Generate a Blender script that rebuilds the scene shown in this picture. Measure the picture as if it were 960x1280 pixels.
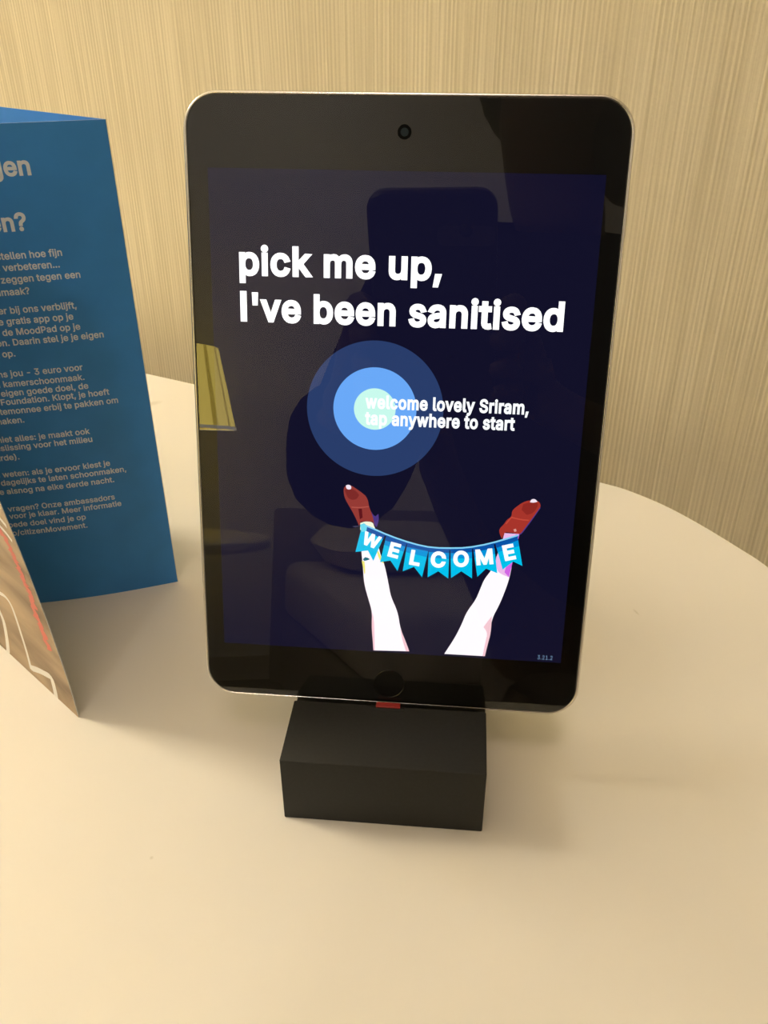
import bpy, bmesh, math, random, json
from mathutils import Vector, Matrix, Euler
from mathutils.geometry import tessellate_polygon, delaunay_2d_cdt
random.seed(3)
for _o in list(bpy.data.objects): bpy.data.objects.remove(_o)
S = bpy.context.scene
COL = S.collection
PI = math.pi
TZ = 0.75                      # height of the table top above the floor

# ---------------------------------------------------------------- camera
cam_d = bpy.data.cameras.new('camera')
cam = bpy.data.objects.new('camera', cam_d); COL.objects.link(cam)
cam.location = (0, 0, TZ + 0.25549)
cam.rotation_euler = (Matrix.Rotation(PI/2 - 0.556347, 3, 'X') @ Matrix.Rotation(-0.002289, 3, 'Z')).to_euler()
cam_d.sensor_fit = 'VERTICAL'; cam_d.sensor_height = 36.0
cam_d.lens = 36.0 * 1096.42 / 1280.0
cam_d.clip_start = 0.003; cam_d.clip_end = 50
S.camera = cam

# ---------------------------------------------------------------- world, exposure, fill light
W = bpy.data.worlds.new('world'); S.world = W; W.use_nodes = True
W.node_tree.nodes['Background'].inputs[0].default_value = (1, .85, .65, 1)
W.node_tree.nodes['Background'].inputs[1].default_value = 0.0
S.view_settings.view_transform = 'Standard'; S.view_settings.look = 'None'
S.view_settings.gamma = 1; S.view_settings.use_curve_mapping = False
S.view_settings.exposure = 0.0
SCONCE = 28.8                  # radiance of the bedside wall lamp shade (left, out of frame)
CEILING_FILL = 8.5                 # radiance of the unseen ceiling lamp added as room fill
SHADE = 7.5                    # radiance of the table lamp mirrored in the tablet
WARM = (1.0, 0.91, 0.72)
WARM2 = (1.0, 0.77, 0.65)

# ---------------------------------------------------------------- helpers
def lin(r, g, b):
    f = lambda c: (c/255/12.92) if c/255 <= .04045 else ((c/255+.055)/1.055)**2.4
    return (f(r), f(g), f(b))
def mat(name, col, rough=.5, spec=.5, metal=0, emit=None, estr=1, coat=0):
    m = bpy.data.materials.new(name); m.use_nodes = True
    b = m.node_tree.nodes['Principled BSDF']
    b.inputs['Base Color'].default_value = (*col, 1); b.inputs['Roughness'].default_value = rough
    b.inputs['Specular IOR Level'].default_value = spec; b.inputs['Metallic'].default_value = metal
    b.inputs['Coat Weight'].default_value = coat
    if emit is not None:
        b.inputs['Emission Color'].default_value = (*emit, 1); b.inputs['Emission Strength'].default_value = estr
    return m
def noise_into(m, scale, amount, bump=0, stretch=(1,1,1), detail=4, dist=.001):
    """object-space noise that varies the base colour a little and adds relief"""
    nt = m.node_tree; N = nt.nodes; L = nt.links; b = N['Principled BSDF']
    tc = N.new('ShaderNodeTexCoord'); mp = N.new('ShaderNodeMapping'); mp.inputs['Scale'].default_value = stretch
    nz = N.new('ShaderNodeTexNoise'); nz.inputs['Scale'].default_value = scale; nz.inputs['Detail'].default_value = detail
    L.new(tc.outputs['Object'], mp.inputs[0]); L.new(mp.outputs[0], nz.inputs['Vector'])
    c = b.inputs['Base Color'].default_value[:]
    rp = N.new('ShaderNodeValToRGB')
    rp.color_ramp.elements[0].position = .3; rp.color_ramp.elements[1].position = .7
    rp.color_ramp.elements[0].color = (*[x*(1-amount) for x in c[:3]], 1)
    rp.color_ramp.elements[1].color = (*[min(1, x*(1+amount)) for x in c[:3]], 1)
    L.new(nz.outputs['Fac'], rp.inputs[0]); L.new(rp.outputs[0], b.inputs['Base Color'])
    if bump:
        bp = N.new('ShaderNodeBump'); bp.inputs['Strength'].default_value = bump; bp.inputs['Distance'].default_value = dist
        L.new(nz.outputs['Fac'], bp.inputs['Height']); L.new(bp.outputs[0], b.inputs['Normal'])
    return m
def emis(name, col, s=1.0):
    m = bpy.data.materials.new(name); m.use_nodes = True; nt = m.node_tree; nt.nodes.clear()
    e = nt.nodes.new('ShaderNodeEmission'); o = nt.nodes.new('ShaderNodeOutputMaterial')
    e.inputs[0].default_value = (*col, 1); e.inputs[1].default_value = s
    nt.links.new(e.outputs[0], o.inputs[0]); return m
def empty(name, label, cat, loc=(0,0,0), rot=(0,0,0), group=None):
    o = bpy.data.objects.new(name, None); COL.objects.link(o); o.empty_display_size = .02
    o.location = loc; o.rotation_euler = rot; o['label'] = label; o['category'] = cat
    if group: o['group'] = group
    return o
def ob(name, verts, faces, m, parent=None, smooth=False, label=None):
    me = bpy.data.meshes.new(name); me.from_pydata([tuple(v) for v in verts], [], faces); me.update()
    bm = bmesh.new(); bm.from_mesh(me); bmesh.ops.recalc_face_normals(bm, faces=bm.faces); bm.to_mesh(me); bm.free()
    o = bpy.data.objects.new(name, me); COL.objects.link(o); me.materials.append(m)
    if parent: o.parent = parent
    if smooth:
        for p in me.polygons: p.use_smooth = True
    if label: o['label'] = label
    return o
def bevel(o, w, seg=2, angle=.6):
    b = o.modifiers.new('bevel', 'BEVEL'); b.width = w; b.segments = seg; b.limit_method = 'ANGLE'; b.angle_limit = angle
    for p in o.data.polygons: p.use_smooth = True
    return o
def box(name, a, b, m, parent=None, bev=0, label=None):
    x0,y0,z0 = a; x1,y1,z1 = b
    v = [(x,y,z) for z in (z0,z1) for x,y in ((x0,y0),(x1,y0),(x1,y1),(x0,y1))]
    f = [(0,3,2,1),(4,5,6,7),(0,1,5,4),(1,2,6,5),(2,3,7,6),(3,0,4,7)]
    o = ob(name, v, f, m, parent, label=label)
    if bev: bevel(o, bev)
    return o
def lathe(name, prof, m, parent=None, n=48, smooth=True, wob=None, label=None, caps=True):
    v = []; f = []
    for r, z in prof:
        for i in range(n):
            a = 2*PI*i/n; k = r*(1 + (wob(a) if wob else 0)); v.append((k*math.cos(a), k*math.sin(a), z))
    for j in range(len(prof)-1):
        for i in range(n): f.append((j*n+i, j*n+(i+1)%n, (j+1)*n+(i+1)%n, (j+1)*n+i))
    if caps:
        f.append(tuple(range(n))[::-1]); f.append(tuple(range((len(prof)-1)*n, len(prof)*n)))
    return ob(name, v, f, m, parent, smooth, label)
def rrect(w, h, r, n=10, cx=0, cz=0):
    pts = []
    for (sx, sz, a0) in ((1,1,0),(-1,1,PI/2),(-1,-1,PI),(1,-1,3*PI/2)):
        for i in range(n+1):
            a = a0 + PI/2*i/n
            pts.append((cx + sx*(w/2-r) + r*math.cos(a), cz + sz*(h/2-r) + r*math.sin(a)))
    return pts
def slab(name, w, h, r, rings, m, parent, cz=0, cx=0, front=True, back=True, label=None, n=12):
    """rounded-rectangle body in the local xz plane; rings = (inset, y)"""
    v = []; f = []; K = None
    for ins, y in rings:
        P = rrect(w-2*ins, h-2*ins, max(r-ins, .0005), n, cx, cz); K = len(P)
        v += [(x, y, z) for x, z in P]
    for j in range(len(rings)-1):
        for i in range(K): f.append((j*K+i, j*K+(i+1)%K, (j+1)*K+(i+1)%K, (j+1)*K+i))
    if front: f.append(tuple(range(K)))
    if back: f.append(tuple(range((len(rings)-1)*K, len(rings)*K))[::-1])
    return ob(name, v, f, m, parent, label=label)
def poly_tri(contours):
    """contours of one filled shape (outer first, holes after) -> verts, tris"""
    v = [p for c in contours for p in c]
    t = tessellate_polygon([[Vector((x, y, 0)) for x, y in c] for c in contours])
    return v, t
def area(c):
    return .5*sum(c[i][0]*c[(i+1)%len(c)][1]-c[(i+1)%len(c)][0]*c[i][1] for i in range(len(c)))
def inside(p, c):
    k = False; x, y = p
    for i in range(len(c)):
        (x0,y0),(x1,y1) = c[i], c[(i+1)%len(c)]
        if (y0 > y) != (y1 > y) and x < (x1-x0)*(y-y0)/(y1-y0)+x0: k = not k
    return k
def thicken(c, d):
    """move every vertex of a contour by d to its right (grows a clockwise outline, shrinks its holes)"""
    out = []; n = len(c)
    for i in range(n):
        a, b, e = c[i-1], c[i], c[(i+1)%n]
        u = Vector((b[0]-a[0], b[1]-a[1])); w = Vector((e[0]-b[0], e[1]-b[1]))
        if u.length < 1e-9 or w.length < 1e-9: out.append(b); continue
        u.normalize(); w.normalize()
        nu = Vector((-u.y, u.x)); nw = Vector((-w.y, w.x)); s = nu+nw
        if s.length < .3: s = nu
        s.normalize(); k = d/max(.5, s.dot(nu)); out.append((b[0]+s.x*k, b[1]+s.y*k))
    return out
GLYPH = json.loads(r'''{" ":[188,[]],"'":[206,[[78,318,70,509,136,509,128,318]]],")":[273,[[37,-96,86,18,113,116,122,207,112,313,82,428,37,539,97,539,142,441,173,323,184,207,178,130,161,53,134,-22,97,-96]]],",":[188,[[38,-119,68,71,137,71,84,-119]]],"-":[453,[[337,244,337,188,114,188,114,244]]],".":[188,[[95,-4,78,-1,63,9,53,24,50,41,53,59,63,73,78,83,95,87,113,83,128,73,138,59,141,41,138,24,128,9,113,-1]]],"/":[249,[[235,533,71,-76,14,-76,178,533]]],"1":[453,[[76,0,76,55,391,55,391,0],[276,509,276,0,212,0,212,448,209,448,86,358,86,427,198,509]]],"2":[453,[[64,0,64,47,234,229,282,282,311,327,320,371,317,397,308,419,293,436,273,449,224,460,196,457,172,447,153,433,139,413,130,390,127,362,66,362,71,405,86,442,111,473,143,496,182,511,225,516,268,511,306,497,337,474,361,445,376,411,381,372,371,318,336,259,267,180,153,60,153,57,389,57,389,0]]],"3":[453,[[218,-7,173,-3,133,10,98,30,70,57,52,91,44,132,109,132,115,107,126,87,144,71,165,59,219,50,275,61,297,74,315,93,325,116,329,145,326,172,316,196,299,217,275,234,242,244,201,248,157,248,157,299,288,448,288,452,70,452,70,509,372,509,372,461,211,278,211,289,264,288,308,276,344,253,371,222,387,186,393,145,387,103,370,66,344,36,309,12,266,-2]]],":":[188,[[95,-4,78,-1,63,9,53,24,50,41,53,59,63,73,78,83,95,87,113,83,128,73,138,59,141,41,138,24,128,9,113,-1],[95,271,78,274,63,284,53,299,50,316,53,334,63,349,78,359,95,362,113,359,128,349,138,334,141,316,138,299,128,284,113,274]]],"?":[358,[[132,152,132,159,141,230,153,252,168,269,209,298,247,334,258,357,262,384,259,406,250,425,220,452,178,462,137,453,106,425,96,404,92,378,27,378,33,418,49,452,73,479,103,499,138,511,178,516,219,511,255,498,284,478,306,451,319,418,324,382,319,344,306,311,284,284,254,261,219,235,200,205,194,158,194,152],[164,-4,146,-1,131,9,121,24,118,41,121,58,131,73,146,83,164,86,181,83,196,73,206,58,209,41,206,24,196,9,181,-1]]],"C":[510,[[267,-7,205,1,150,25,104,63,70,115,48,179,40,254,48,329,70,393,104,445,150,484,205,508,267,516,340,504,373,490,402,471,427,447,448,418,463,385,473,348,408,348,389,395,357,428,315,449,267,456,223,450,184,432,150,403,125,364,109,314,103,254,109,194,125,145,151,105,184,76,223,59,267,53,315,60,357,81,389,114,408,160,473,160,463,124,448,91,428,62,402,38,373,19,341,5,305,-4]]],"D":[502,[[219,0,96,0,96,57,215,57,272,63,318,81,354,110,379,149,394,198,399,255,394,312,379,361,354,399,320,428,275,446,221,452,93,452,93,509,225,509,294,501,353,478,399,441,433,391,455,329,462,255,455,181,433,119,398,68,351,31,291,8],[125,509,125,0,60,0,60,509]]],"E":[419,[[60,0,60,509,372,509,372,452,125,452,125,286,355,286,355,229,125,229,125,57,375,57,375,0]]],"F":[410,[[60,0,60,509,369,509,369,452,125,452,125,278,346,278,346,221,125,221,125,0]]],"I":[300,[[31,0,31,57,118,57,118,452,31,452,31,509,269,509,269,452,183,452,183,57,269,57,269,0]]],"K":[467,[[104,145,104,216,139,261,174,303,212,344,364,509,448,509,231,276,228,276],[60,0,60,509,125,509,125,334,124,225,125,193,125,0],[372,0,188,259,228,309,449,0]]],"L":[393,[[60,0,60,509,125,509,125,57,361,57,361,0]]],"M":[628,[[60,0,60,509,152,509,277,187,287,159,299,123,311,84,322,49,307,49,318,83,330,121,342,158,352,187,476,509,568,509,568,0,504,0,504,291,504,327,505,369,506,413,507,457,513,457,498,409,482,363,467,322,456,291,342,0,286,0,170,291,159,321,145,361,129,408,112,457,119,457,120,416,121,372,122,328,122,291,122,0]]],"O":[533,[[267,-7,205,1,150,25,105,63,70,115,48,179,40,254,48,329,70,393,105,445,150,484,205,508,267,516,329,508,384,484,429,445,464,393,486,329,493,254,486,179,464,115,429,63,384,25,329,1],[267,53,310,59,349,76,383,105,408,144,425,194,430,254,425,314,408,365,383,404,349,433,310,450,267,456,223,450,184,433,151,404,125,364,109,314,103,254,109,194,125,144,151,105,184,76,223,59]]],"P":[445,[[60,0,60,509,235,509,289,503,332,487,366,462,390,430,404,391,409,348,404,304,390,265,366,233,332,207,289,191,235,186,109,186,109,242,233,242,269,246,297,256,318,272,333,294,342,319,344,348,342,376,333,402,318,423,297,439,268,449,232,452,125,452,125,0]]],"S":[447,[[224,-9,172,-4,128,9,91,31,64,60,46,96,38,137,104,137,110,110,123,88,142,71,166,59,224,49,257,52,286,60,311,74,329,92,341,114,346,139,342,161,332,179,296,205,245,222,184,239,128,260,86,289,60,326,52,372,58,413,75,448,102,476,138,498,180,511,227,516,275,511,316,498,351,476,377,449,394,415,401,378,337,378,326,412,302,437,267,453,225,459,194,456,167,448,145,435,129,418,118,398,115,376,119,352,131,334,169,308,212,293,264,279,312,264,359,238,395,198,405,171,408,139,403,99,386,64,360,34,323,11,278,-4]]],"W":[686,[[155,0,16,509,82,509,163,196,175,145,187,94,197,40,189,40,200,94,211,145,224,196,306,509,380,509,462,196,474,145,486,94,497,40,488,40,499,94,510,145,523,196,603,509,670,509,530,0,455,0,368,323,351,391,336,475,350,475,335,395,318,323,230,0]]],"a":[389,[[160,-9,126,-5,94,5,68,22,48,45,35,73,30,108,34,138,43,161,58,179,78,193,125,211,178,220,234,227,265,235,273,243,276,255,276,257,267,297,240,322,196,331,149,322,118,301,100,274,41,291,57,322,79,346,104,364,133,375,194,384,239,379,286,360,306,343,322,320,333,290,337,251,337,0,277,0,277,52,272,52,252,25,215,1],[170,45,202,49,228,59,248,74,263,93,272,115,276,138,276,190,259,182,231,176,200,171,175,168,134,159,103,139,95,124,92,105,102,72,130,52]]],"b":[424,[[229,-8,198,-5,172,4,138,31,118,59,112,59,112,0,53,0,53,509,114,509,114,319,118,319,137,346,171,373,197,381,229,384,274,378,313,361,345,332,370,293,385,245,390,189,385,133,370,84,346,45,313,16,274,-2],[220,47,253,51,279,66,301,88,316,117,325,151,328,189,325,227,316,261,301,290,280,311,253,325,220,330,188,325,161,312,140,291,125,263,116,229,113,189,116,150,125,115,140,86,162,65,188,51]]],"c":[396,[[207,-8,159,-2,117,16,82,46,56,85,40,133,34,187,40,243,56,291,82,330,117,360,159,378,207,384,260,377,305,356,340,322,362,277,303,262,290,289,270,311,242,325,207,330,173,325,145,310,124,287,108,258,99,224,96,187,99,151,108,117,124,89,145,66,173,51,207,46,243,52,271,66,292,89,304,117,363,102,341,56,306,21,261,-1]]],"d":[424,[[195,-8,151,-2,111,16,79,45,55,84,39,133,34,189,39,245,55,293,79,332,112,361,151,378,196,384,228,381,253,373,287,346,306,319,311,319,311,509,372,509,372,0,313,0,313,59,307,59,287,31,252,4,227,-5],[205,47,236,51,263,65,284,86,299,115,309,150,312,189,309,229,300,263,284,291,263,312,237,325,205,330,172,325,145,311,124,290,108,261,99,227,96,189,99,151,109,117,124,88,145,66,172,51]]],"e":[404,[[212,-8,161,-2,117,16,82,46,56,85,40,132,34,187,39,242,55,290,81,329,115,359,157,378,205,384,266,374,294,361,319,341,341,315,357,282,368,242,371,194,371,169,75,169,75,221,338,221,310,202,307,237,298,269,283,294,263,314,237,326,205,330,173,326,146,313,125,294,109,270,99,241,96,211,96,178,100,139,110,106,128,80,151,61,179,50,212,46,254,53,285,73,306,105,365,91,353,63,335,39,311,19,283,4,249,-5]]],"f":[254,[[228,379,228,327,6,327,6,379],[81,0,81,432,84,461,96,486,113,505,135,519,187,530,222,527,243,521,227,468,215,472,195,474,171,470,154,460,145,443,142,419,142,0]]],"g":[425,[[207,-151,168,-148,134,-140,82,-110,51,-69,101,-41,122,-66,154,-88,207,-97,249,-92,282,-75,304,-47,311,-6,311,68,306,68,287,41,252,16,227,8,195,5,152,10,113,27,80,53,55,90,39,136,34,191,39,246,55,293,80,332,112,361,152,378,196,384,228,382,253,373,288,346,308,319,313,319,313,379,372,379,372,-9,367,-54,350,-90,324,-117,291,-136,251,-147],[205,59,237,63,264,75,285,95,300,121,309,154,312,193,309,231,300,264,285,291,264,312,237,325,205,330,172,325,145,312,124,290,109,262,99,229,96,193,99,155,109,123,124,96,145,76,172,63]]],"h":[410,[[114,227,114,0,53,0,53,509,114,509,114,287,102,287,124,332,152,362,187,379,227,384,264,380,295,369,321,349,341,321,353,285,357,240,357,0,296,0,296,235,290,275,273,304,246,323,210,329,184,326,161,317,141,303,126,283,117,257]]],"i":[167,[[53,0,53,379,114,379,114,0],[84,443,67,446,54,455,44,468,41,483,44,499,54,512,67,521,84,524,100,521,114,512,123,499,126,483,123,468,114,455,100,446]]],"j":[167,[[53,379,114,379,114,-30,111,-63,102,-90,86,-113,65,-129,37,-139,4,-143,-10,-143,-10,-87,2,-87,25,-83,40,-72,50,-54,53,-29],[83,443,67,446,53,455,44,468,41,483,44,499,53,512,67,521,83,524,100,521,114,512,123,499,126,483,123,468,114,455,100,446]]],"k":[381,[[110,137,110,212,121,212,284,379,360,379,184,199,177,199],[53,0,53,509,114,509,114,0],[294,0,148,186,191,229,372,0]]],"l":[189,[[139,-2,101,3,74,20,58,47,53,84,53,509,114,509,114,99,120,62,130,54,146,52,160,53,170,54,181,3,162,-1]]],"m":[610,[[53,0,53,379,112,379,112,295,108,295,118,323,132,346,172,376,219,386,257,380,287,361,309,331,321,295,312,295,322,321,337,343,381,375,437,386,468,383,497,372,522,354,541,328,553,296,557,255,557,0,496,0,496,254,490,289,473,313,447,326,419,330,395,328,374,320,345,290,335,247,335,0,274,0,274,260,269,288,253,311,229,326,199,330,158,320,140,307,126,289,117,266,114,238,114,0]]],"n":[410,[[114,227,114,0,53,0,53,379,112,379,112,287,102,287,124,332,152,362,187,379,227,384,264,380,295,369,321,349,341,321,353,285,357,240,357,0,296,0,296,235,290,275,273,304,246,323,210,329,184,326,161,317,141,303,126,283,117,257]]],"o":[415,[[207,-8,159,-2,117,16,82,46,56,85,40,133,34,187,40,243,56,291,82,330,117,360,159,378,207,384,256,378,299,360,333,330,359,291,376,243,381,187,376,133,359,85,333,46,299,16,256,-2],[207,46,242,51,270,66,292,89,307,117,316,151,319,187,316,224,307,258,292,287,270,310,242,325,207,330,173,325,145,310,124,287,108,258,99,224,96,187,99,151,108,117,124,89,145,66,173,51]]],"p":[424,[[53,-143,53,379,112,379,112,319,118,319,137,346,171,373,197,381,229,384,274,378,313,361,345,332,370,293,385,245,390,189,385,133,370,84,346,45,313,16,274,-2,229,-8,198,-5,173,4,138,31,118,59,114,59,114,-143],[220,47,253,51,279,66,301,88,316,117,325,151,328,189,325,227,316,261,301,290,280,311,253,325,220,330,188,325,161,312,140,291,125,263,116,229,113,189,116,150,125,115,140,86,162,65,188,51]]],"r":[259,[[53,0,53,379,112,379,112,321,115,321,130,347,152,367,181,380,213,385,229,384,243,384,243,322,230,324,207,326,182,323,159,315,140,301,126,284,117,262,114,237,114,0]]],"s":[365,[[182,-8,145,-5,112,3,84,18,62,38,45,63,36,94,94,107,105,79,124,60,150,49,181,45,217,50,244,62,262,81,268,103,265,121,254,136,237,147,212,155,149,170,104,186,72,208,53,237,47,274,51,305,65,332,87,354,115,370,149,381,187,384,223,381,254,372,279,358,299,339,324,290,268,277,258,298,243,316,219,328,187,333,156,329,131,317,114,299,109,277,112,258,124,243,172,223,229,209,275,194,306,171,325,142,331,107,326,75,312,47,290,24,260,6,223,-5]]],"t":[227,[[204,379,204,327,6,327,6,379],[65,471,126,471,126,98,128,76,136,61,150,53,170,50,185,51,202,54,213,2,192,-3,168,-4,125,2,92,21,72,52,65,93]]],"u":[410,[[182,-5,146,-1,115,11,89,31,69,59,57,95,53,139,53,379,114,379,114,144,119,105,137,75,164,56,200,50,226,53,249,62,268,77,283,97,293,122,296,153,296,379,357,379,357,0,298,0,298,92,307,92,286,47,257,17,222,0]]],"v":[389,[[163,0,17,379,84,379,165,155,187,87,206,21,184,21,203,87,224,155,305,379,371,379,226,0]]],"w":[567,[[138,0,23,379,87,379,133,214,154,137,175,41,165,41,186,135,206,214,252,379,316,379,362,214,382,136,402,41,391,41,413,135,434,214,480,379,545,379,429,0,368,0,319,172,305,225,291,280,277,338,291,338,277,280,263,225,248,172,199,0]]],"y":[389,[[47,-139,61,-86,71,-87,104,-89,130,-74,151,-36,163,-1,17,379,84,379,165,155,187,87,206,21,184,21,202,87,224,155,305,379,371,379,204,-58,177,-107,139,-136,91,-145,65,-143]]],"z":[380,[[42,0,42,46,254,320,254,323,48,323,48,379,333,379,333,331,126,60,126,56,339,56,339,0]]]}''')
GLYPH['I'] = [226, [[76,0,76,528,150,528,150,0]]]
_GC = {}
def glyph_fill(ch, bold):
    """union fill (non-zero winding) of a glyph's contours after emboldening"""
    if (ch, bold) in _GC: return _GC[(ch, bold)]
    cs = [[(c[i], c[i+1]) for i in range(0, len(c), 2)] for c in GLYPH[ch][1]]
    if not cs: _GC[(ch, bold)] = ([], []); return [], []
    sg = 1 if area(max(cs, key=lambda c: abs(area(c)))) > 0 else -1
    cs = [thicken(c, -bold*sg) for c in cs]
    V = []; E = []
    for c in cs:
        k = len(V); V += [Vector(p) for p in c]; E += [(k+i, k+(i+1) % len(c)) for i in range(len(c))]
    v, e, f = delaunay_2d_cdt(V, E, [], 0, .01)[:3]
    def wind(x, y):
        w = 0
        for c in cs:
            for i in range(len(c)):
                (x0,y0),(x1,y1) = c[i], c[(i+1) % len(c)]
                if (y0 <= y) != (y1 <= y):
                    if x0+(y-y0)*(x1-x0)/(y1-y0) > x: w += 1 if y1 > y0 else -1
        return w
    keep = []
    for t in f:
        cx = sum(v[i][0] for i in t)/3; cy = sum(v[i][1] for i in t)/3
        if wind(cx, cy)*sg > 0: keep.append(tuple(t))
    _GC[(ch, bold)] = ([(p[0], p[1]) for p in v], keep); return _GC[(ch, bold)]
def text_mesh(s, bold=24, track=14):
    """flat lettering: 2D verts + tris in font units, start of first glyph at 0; returns width too"""
    X = 0; V = []; F = []
    for ch in s:
        v, t = glyph_fill(ch, bold); k = len(V)
        V += [(x+X, y) for x, y in v]; F += [tuple(i+k for i in q) for q in t]
        X += GLYPH[ch][0] + track
    used = sorted({i for q in F for i in q}); mp = {i: j for j, i in enumerate(used)}
    V = [V[i] for i in used]; F = [tuple(mp[i] for i in q) for q in F]
    xs = [p[0] for p in V]; x0 = min(xs); x1 = max(xs)
    return [(x-x0, y) for x, y in V], F, x1-x0
def place(name, V2, F, fn, m, parent, label=None):
    o = ob(name, [fn(x, y) for x, y in V2], F, m, parent, label=label); return o
def skin(name, verts, edges, radii, m, parent=None, sub=2, root=0, label=None):
    me = bpy.data.meshes.new(name); me.from_pydata([tuple(v) for v in verts], edges, []); me.update()
    o = bpy.data.objects.new(name, me); COL.objects.link(o)
    if parent: o.parent = parent
    s = o.modifiers.new('skin', 'SKIN'); s.use_smooth_shade = True
    for i, r in enumerate(radii):
        q = me.skin_vertices[0].data[i]; q.radius = r if isinstance(r, tuple) else (r, r); q.use_root = (i == root)
    u = o.modifiers.new('sub', 'SUBSURF'); u.levels = sub; u.render_levels = sub
    me.materials.append(m)
    if label: o['label'] = label
    return o

# ---------------------------------------------------------------- room shell
# the long wall behind the table runs at -28 degrees; the room is square to it
UX, UY = 0.8812, -0.4728
WALL0 = Vector((-0.1085, 0.6396, 0))
rz = math.atan2(UY, UX)
def room(u, v, z=0): # u along the back wall, v into the room
    return Vector((WALL0.x + UX*u + UY*v, WALL0.y + UY*u - UX*v, z))
U0, U1, V1, HC = -2.3, 2.4, 3.3, 2.55
# wallpaper: vertical ribs, irregular
def wallpaper():
    m = bpy.data.materials.new('ribbed_wallpaper'); m.use_nodes = True; nt = m.node_tree; N = nt.nodes; L = nt.links
    b = N['Principled BSDF']; b.inputs['Roughness'].default_value = .75; b.inputs['Specular IOR Level'].default_value = .25
    tc = N.new('ShaderNodeTexCoord')
    def nz(sx, sz, sc, det=2):
        mp = N.new('ShaderNodeMapping'); mp.inputs['Scale'].default_value = (sx, 0, sz)
        t = N.new('ShaderNodeTexNoise'); t.inputs['Scale'].default_value = sc; t.inputs['Detail'].default_value = det
        L.new(tc.outputs['Object'], mp.inputs[0]); L.new(mp.outputs[0], t.inputs['Vector']); return t
    a = nz(1, .010, 800, 2.5); c = nz(1, .03, 90, 1); d = nz(1, 1, 700, 1)
    w = N.new('ShaderNodeTexWave'); w.bands_direction = 'X'; w.inputs['Scale'].default_value = 118; w.inputs['Distortion'].default_value = 1.4
    w.inputs['Detail'].default_value = 1; w.inputs['Detail Scale'].default_value = .6
    mp = N.new('ShaderNodeMapping'); mp.inputs['Scale'].default_value = (1, 0, .02)
    L.new(tc.outputs['Object'], mp.inputs[0]); L.new(mp.outputs[0], w.inputs['Vector'])
    def math_(op, x, y):
        q = N.new('ShaderNodeMath'); q.operation = op
        for i, s in enumerate((x, y)):
            if isinstance(s, (int, float)): q.inputs[i].default_value = s
            else: L.new(s, q.inputs[i])
        return q.outputs[0]
    h = math_('ADD', math_('MULTIPLY', a.outputs['Fac'], .9), math_('MULTIPLY', w.outputs['Fac'], .22))
    h = math_('ADD', h, math_('MULTIPLY', c.outputs['Fac'], .25)); h = math_('ADD', h, math_('MULTIPLY', d.outputs['Fac'], .12))
    rp = N.new('ShaderNodeValToRGB'); L.new(h, rp.inputs[0])
    e = rp.color_ramp.elements; e[0].position = .58; e[1].position = 1.0
    e[0].color = (.585, .51, .335, 1); e[1].color = (.80, .72, .52, 1)
    L.new(rp.outputs[0], b.inputs['Base Color'])
    bp = N.new('ShaderNodeBump'); bp.inputs['Strength'].default_value = .35; bp.inputs['Distance'].default_value = .0006
    L.new(h, bp.inputs['Height']); L.new(bp.outputs[0], b.inputs['Normal'])
    return m
MW = wallpaper()
def struct(name, a, b, m):
    """a box given in room coordinates (u, v, z)"""
    (u0,v0,z0),(u1,v1,z1) = a, b
    o = box(name, (min(u0,u1), min(-v0,-v1), z0), (max(u0,u1), max(-v0,-v1), z1), m)
    o.location = WALL0; o.rotation_euler = (0, 0, rz); o['kind'] = 'structure'; return o
m_floor = noise_into(mat('carpet', (.16,.12,.09), .95, .1), 260, .35, .5)
m_ceil = noise_into(mat('ceiling_paint', (.80,.76,.68), .9, .1), 40, .03)
m_wall2 = noise_into(mat('wall_paint', (.84,.83,.84), .85, .2), 30, .03)
m_skirt = mat('skirting_paint', (.55,.50,.42), .5)
struct('wall_back', (U0-.1, 0, 0), (U1+.1, -.1, HC), MW)
struct('wall_front', (U0-.1, V1, 0), (U1+.1, V1+.1, HC), m_wall2)
struct('wall_left', (U0-.1, 0, 0), (U0, V1, HC), m_wall2)
struct('wall_right', (U1, 0, 0), (U1+.1, V1, HC), m_wall2)
struct('floor', (U0-.1, -.1, -.1), (U1+.1, V1+.1, 0), m_floor)
struct('ceiling', (U0-.1, -.1, HC), (U1+.1, V1+.1, HC+.1), m_ceil)
struct('baseboard_back', (U0, 0, 0), (U1, .012, .09), m_skirt)
struct('baseboard_front', (U0, V1-.012, 0), (U1, V1, .09), m_skirt)

# ---------------------------------------------------------------- table
def spline_closed(P, n=10):
    out = []; K = len(P)
    for i in range(K):
        p0,p1,p2,p3 = [Vector(P[(i+k)%K]) for k in (-1,0,1,2)]
        for j in range(n):
            t = j/n
            out.append(.5*((2*p1)+(p2-p0)*t+(2*p0-5*p1+4*p2-p3)*t*t+(3*p1-p0-3*p2+p3)*t**3))
    return [(p.x, p.y) for p in out]
TP = [(-.1800,.6090),(-.1367,.5870),(-.05,.541),(.04,.4925),(.0900,.4650),(.1265,.4440),(.1407,.4346),(.1572,.4178),(.1712,.3979),(.1842,.3756),(.1925,.3591),
      (.2,.332),(.2035,.29),(.2025,.24),(.197,.195),(.184,.155),(.157,.128),(.115,.116),(.0636,.1137),(-.0103,.1231),(-.096,.1316),(-.2,.143),(-.33,.156),(-.42,.18),(-.475,.24),(-.50,.34),(-.50,.46),(-.50,.56),(-.485,.655),(-.44,.715),(-.38,.712),(-.31,.678),(-.24,.641)]
TO = spline_closed(TP, 6)
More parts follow.
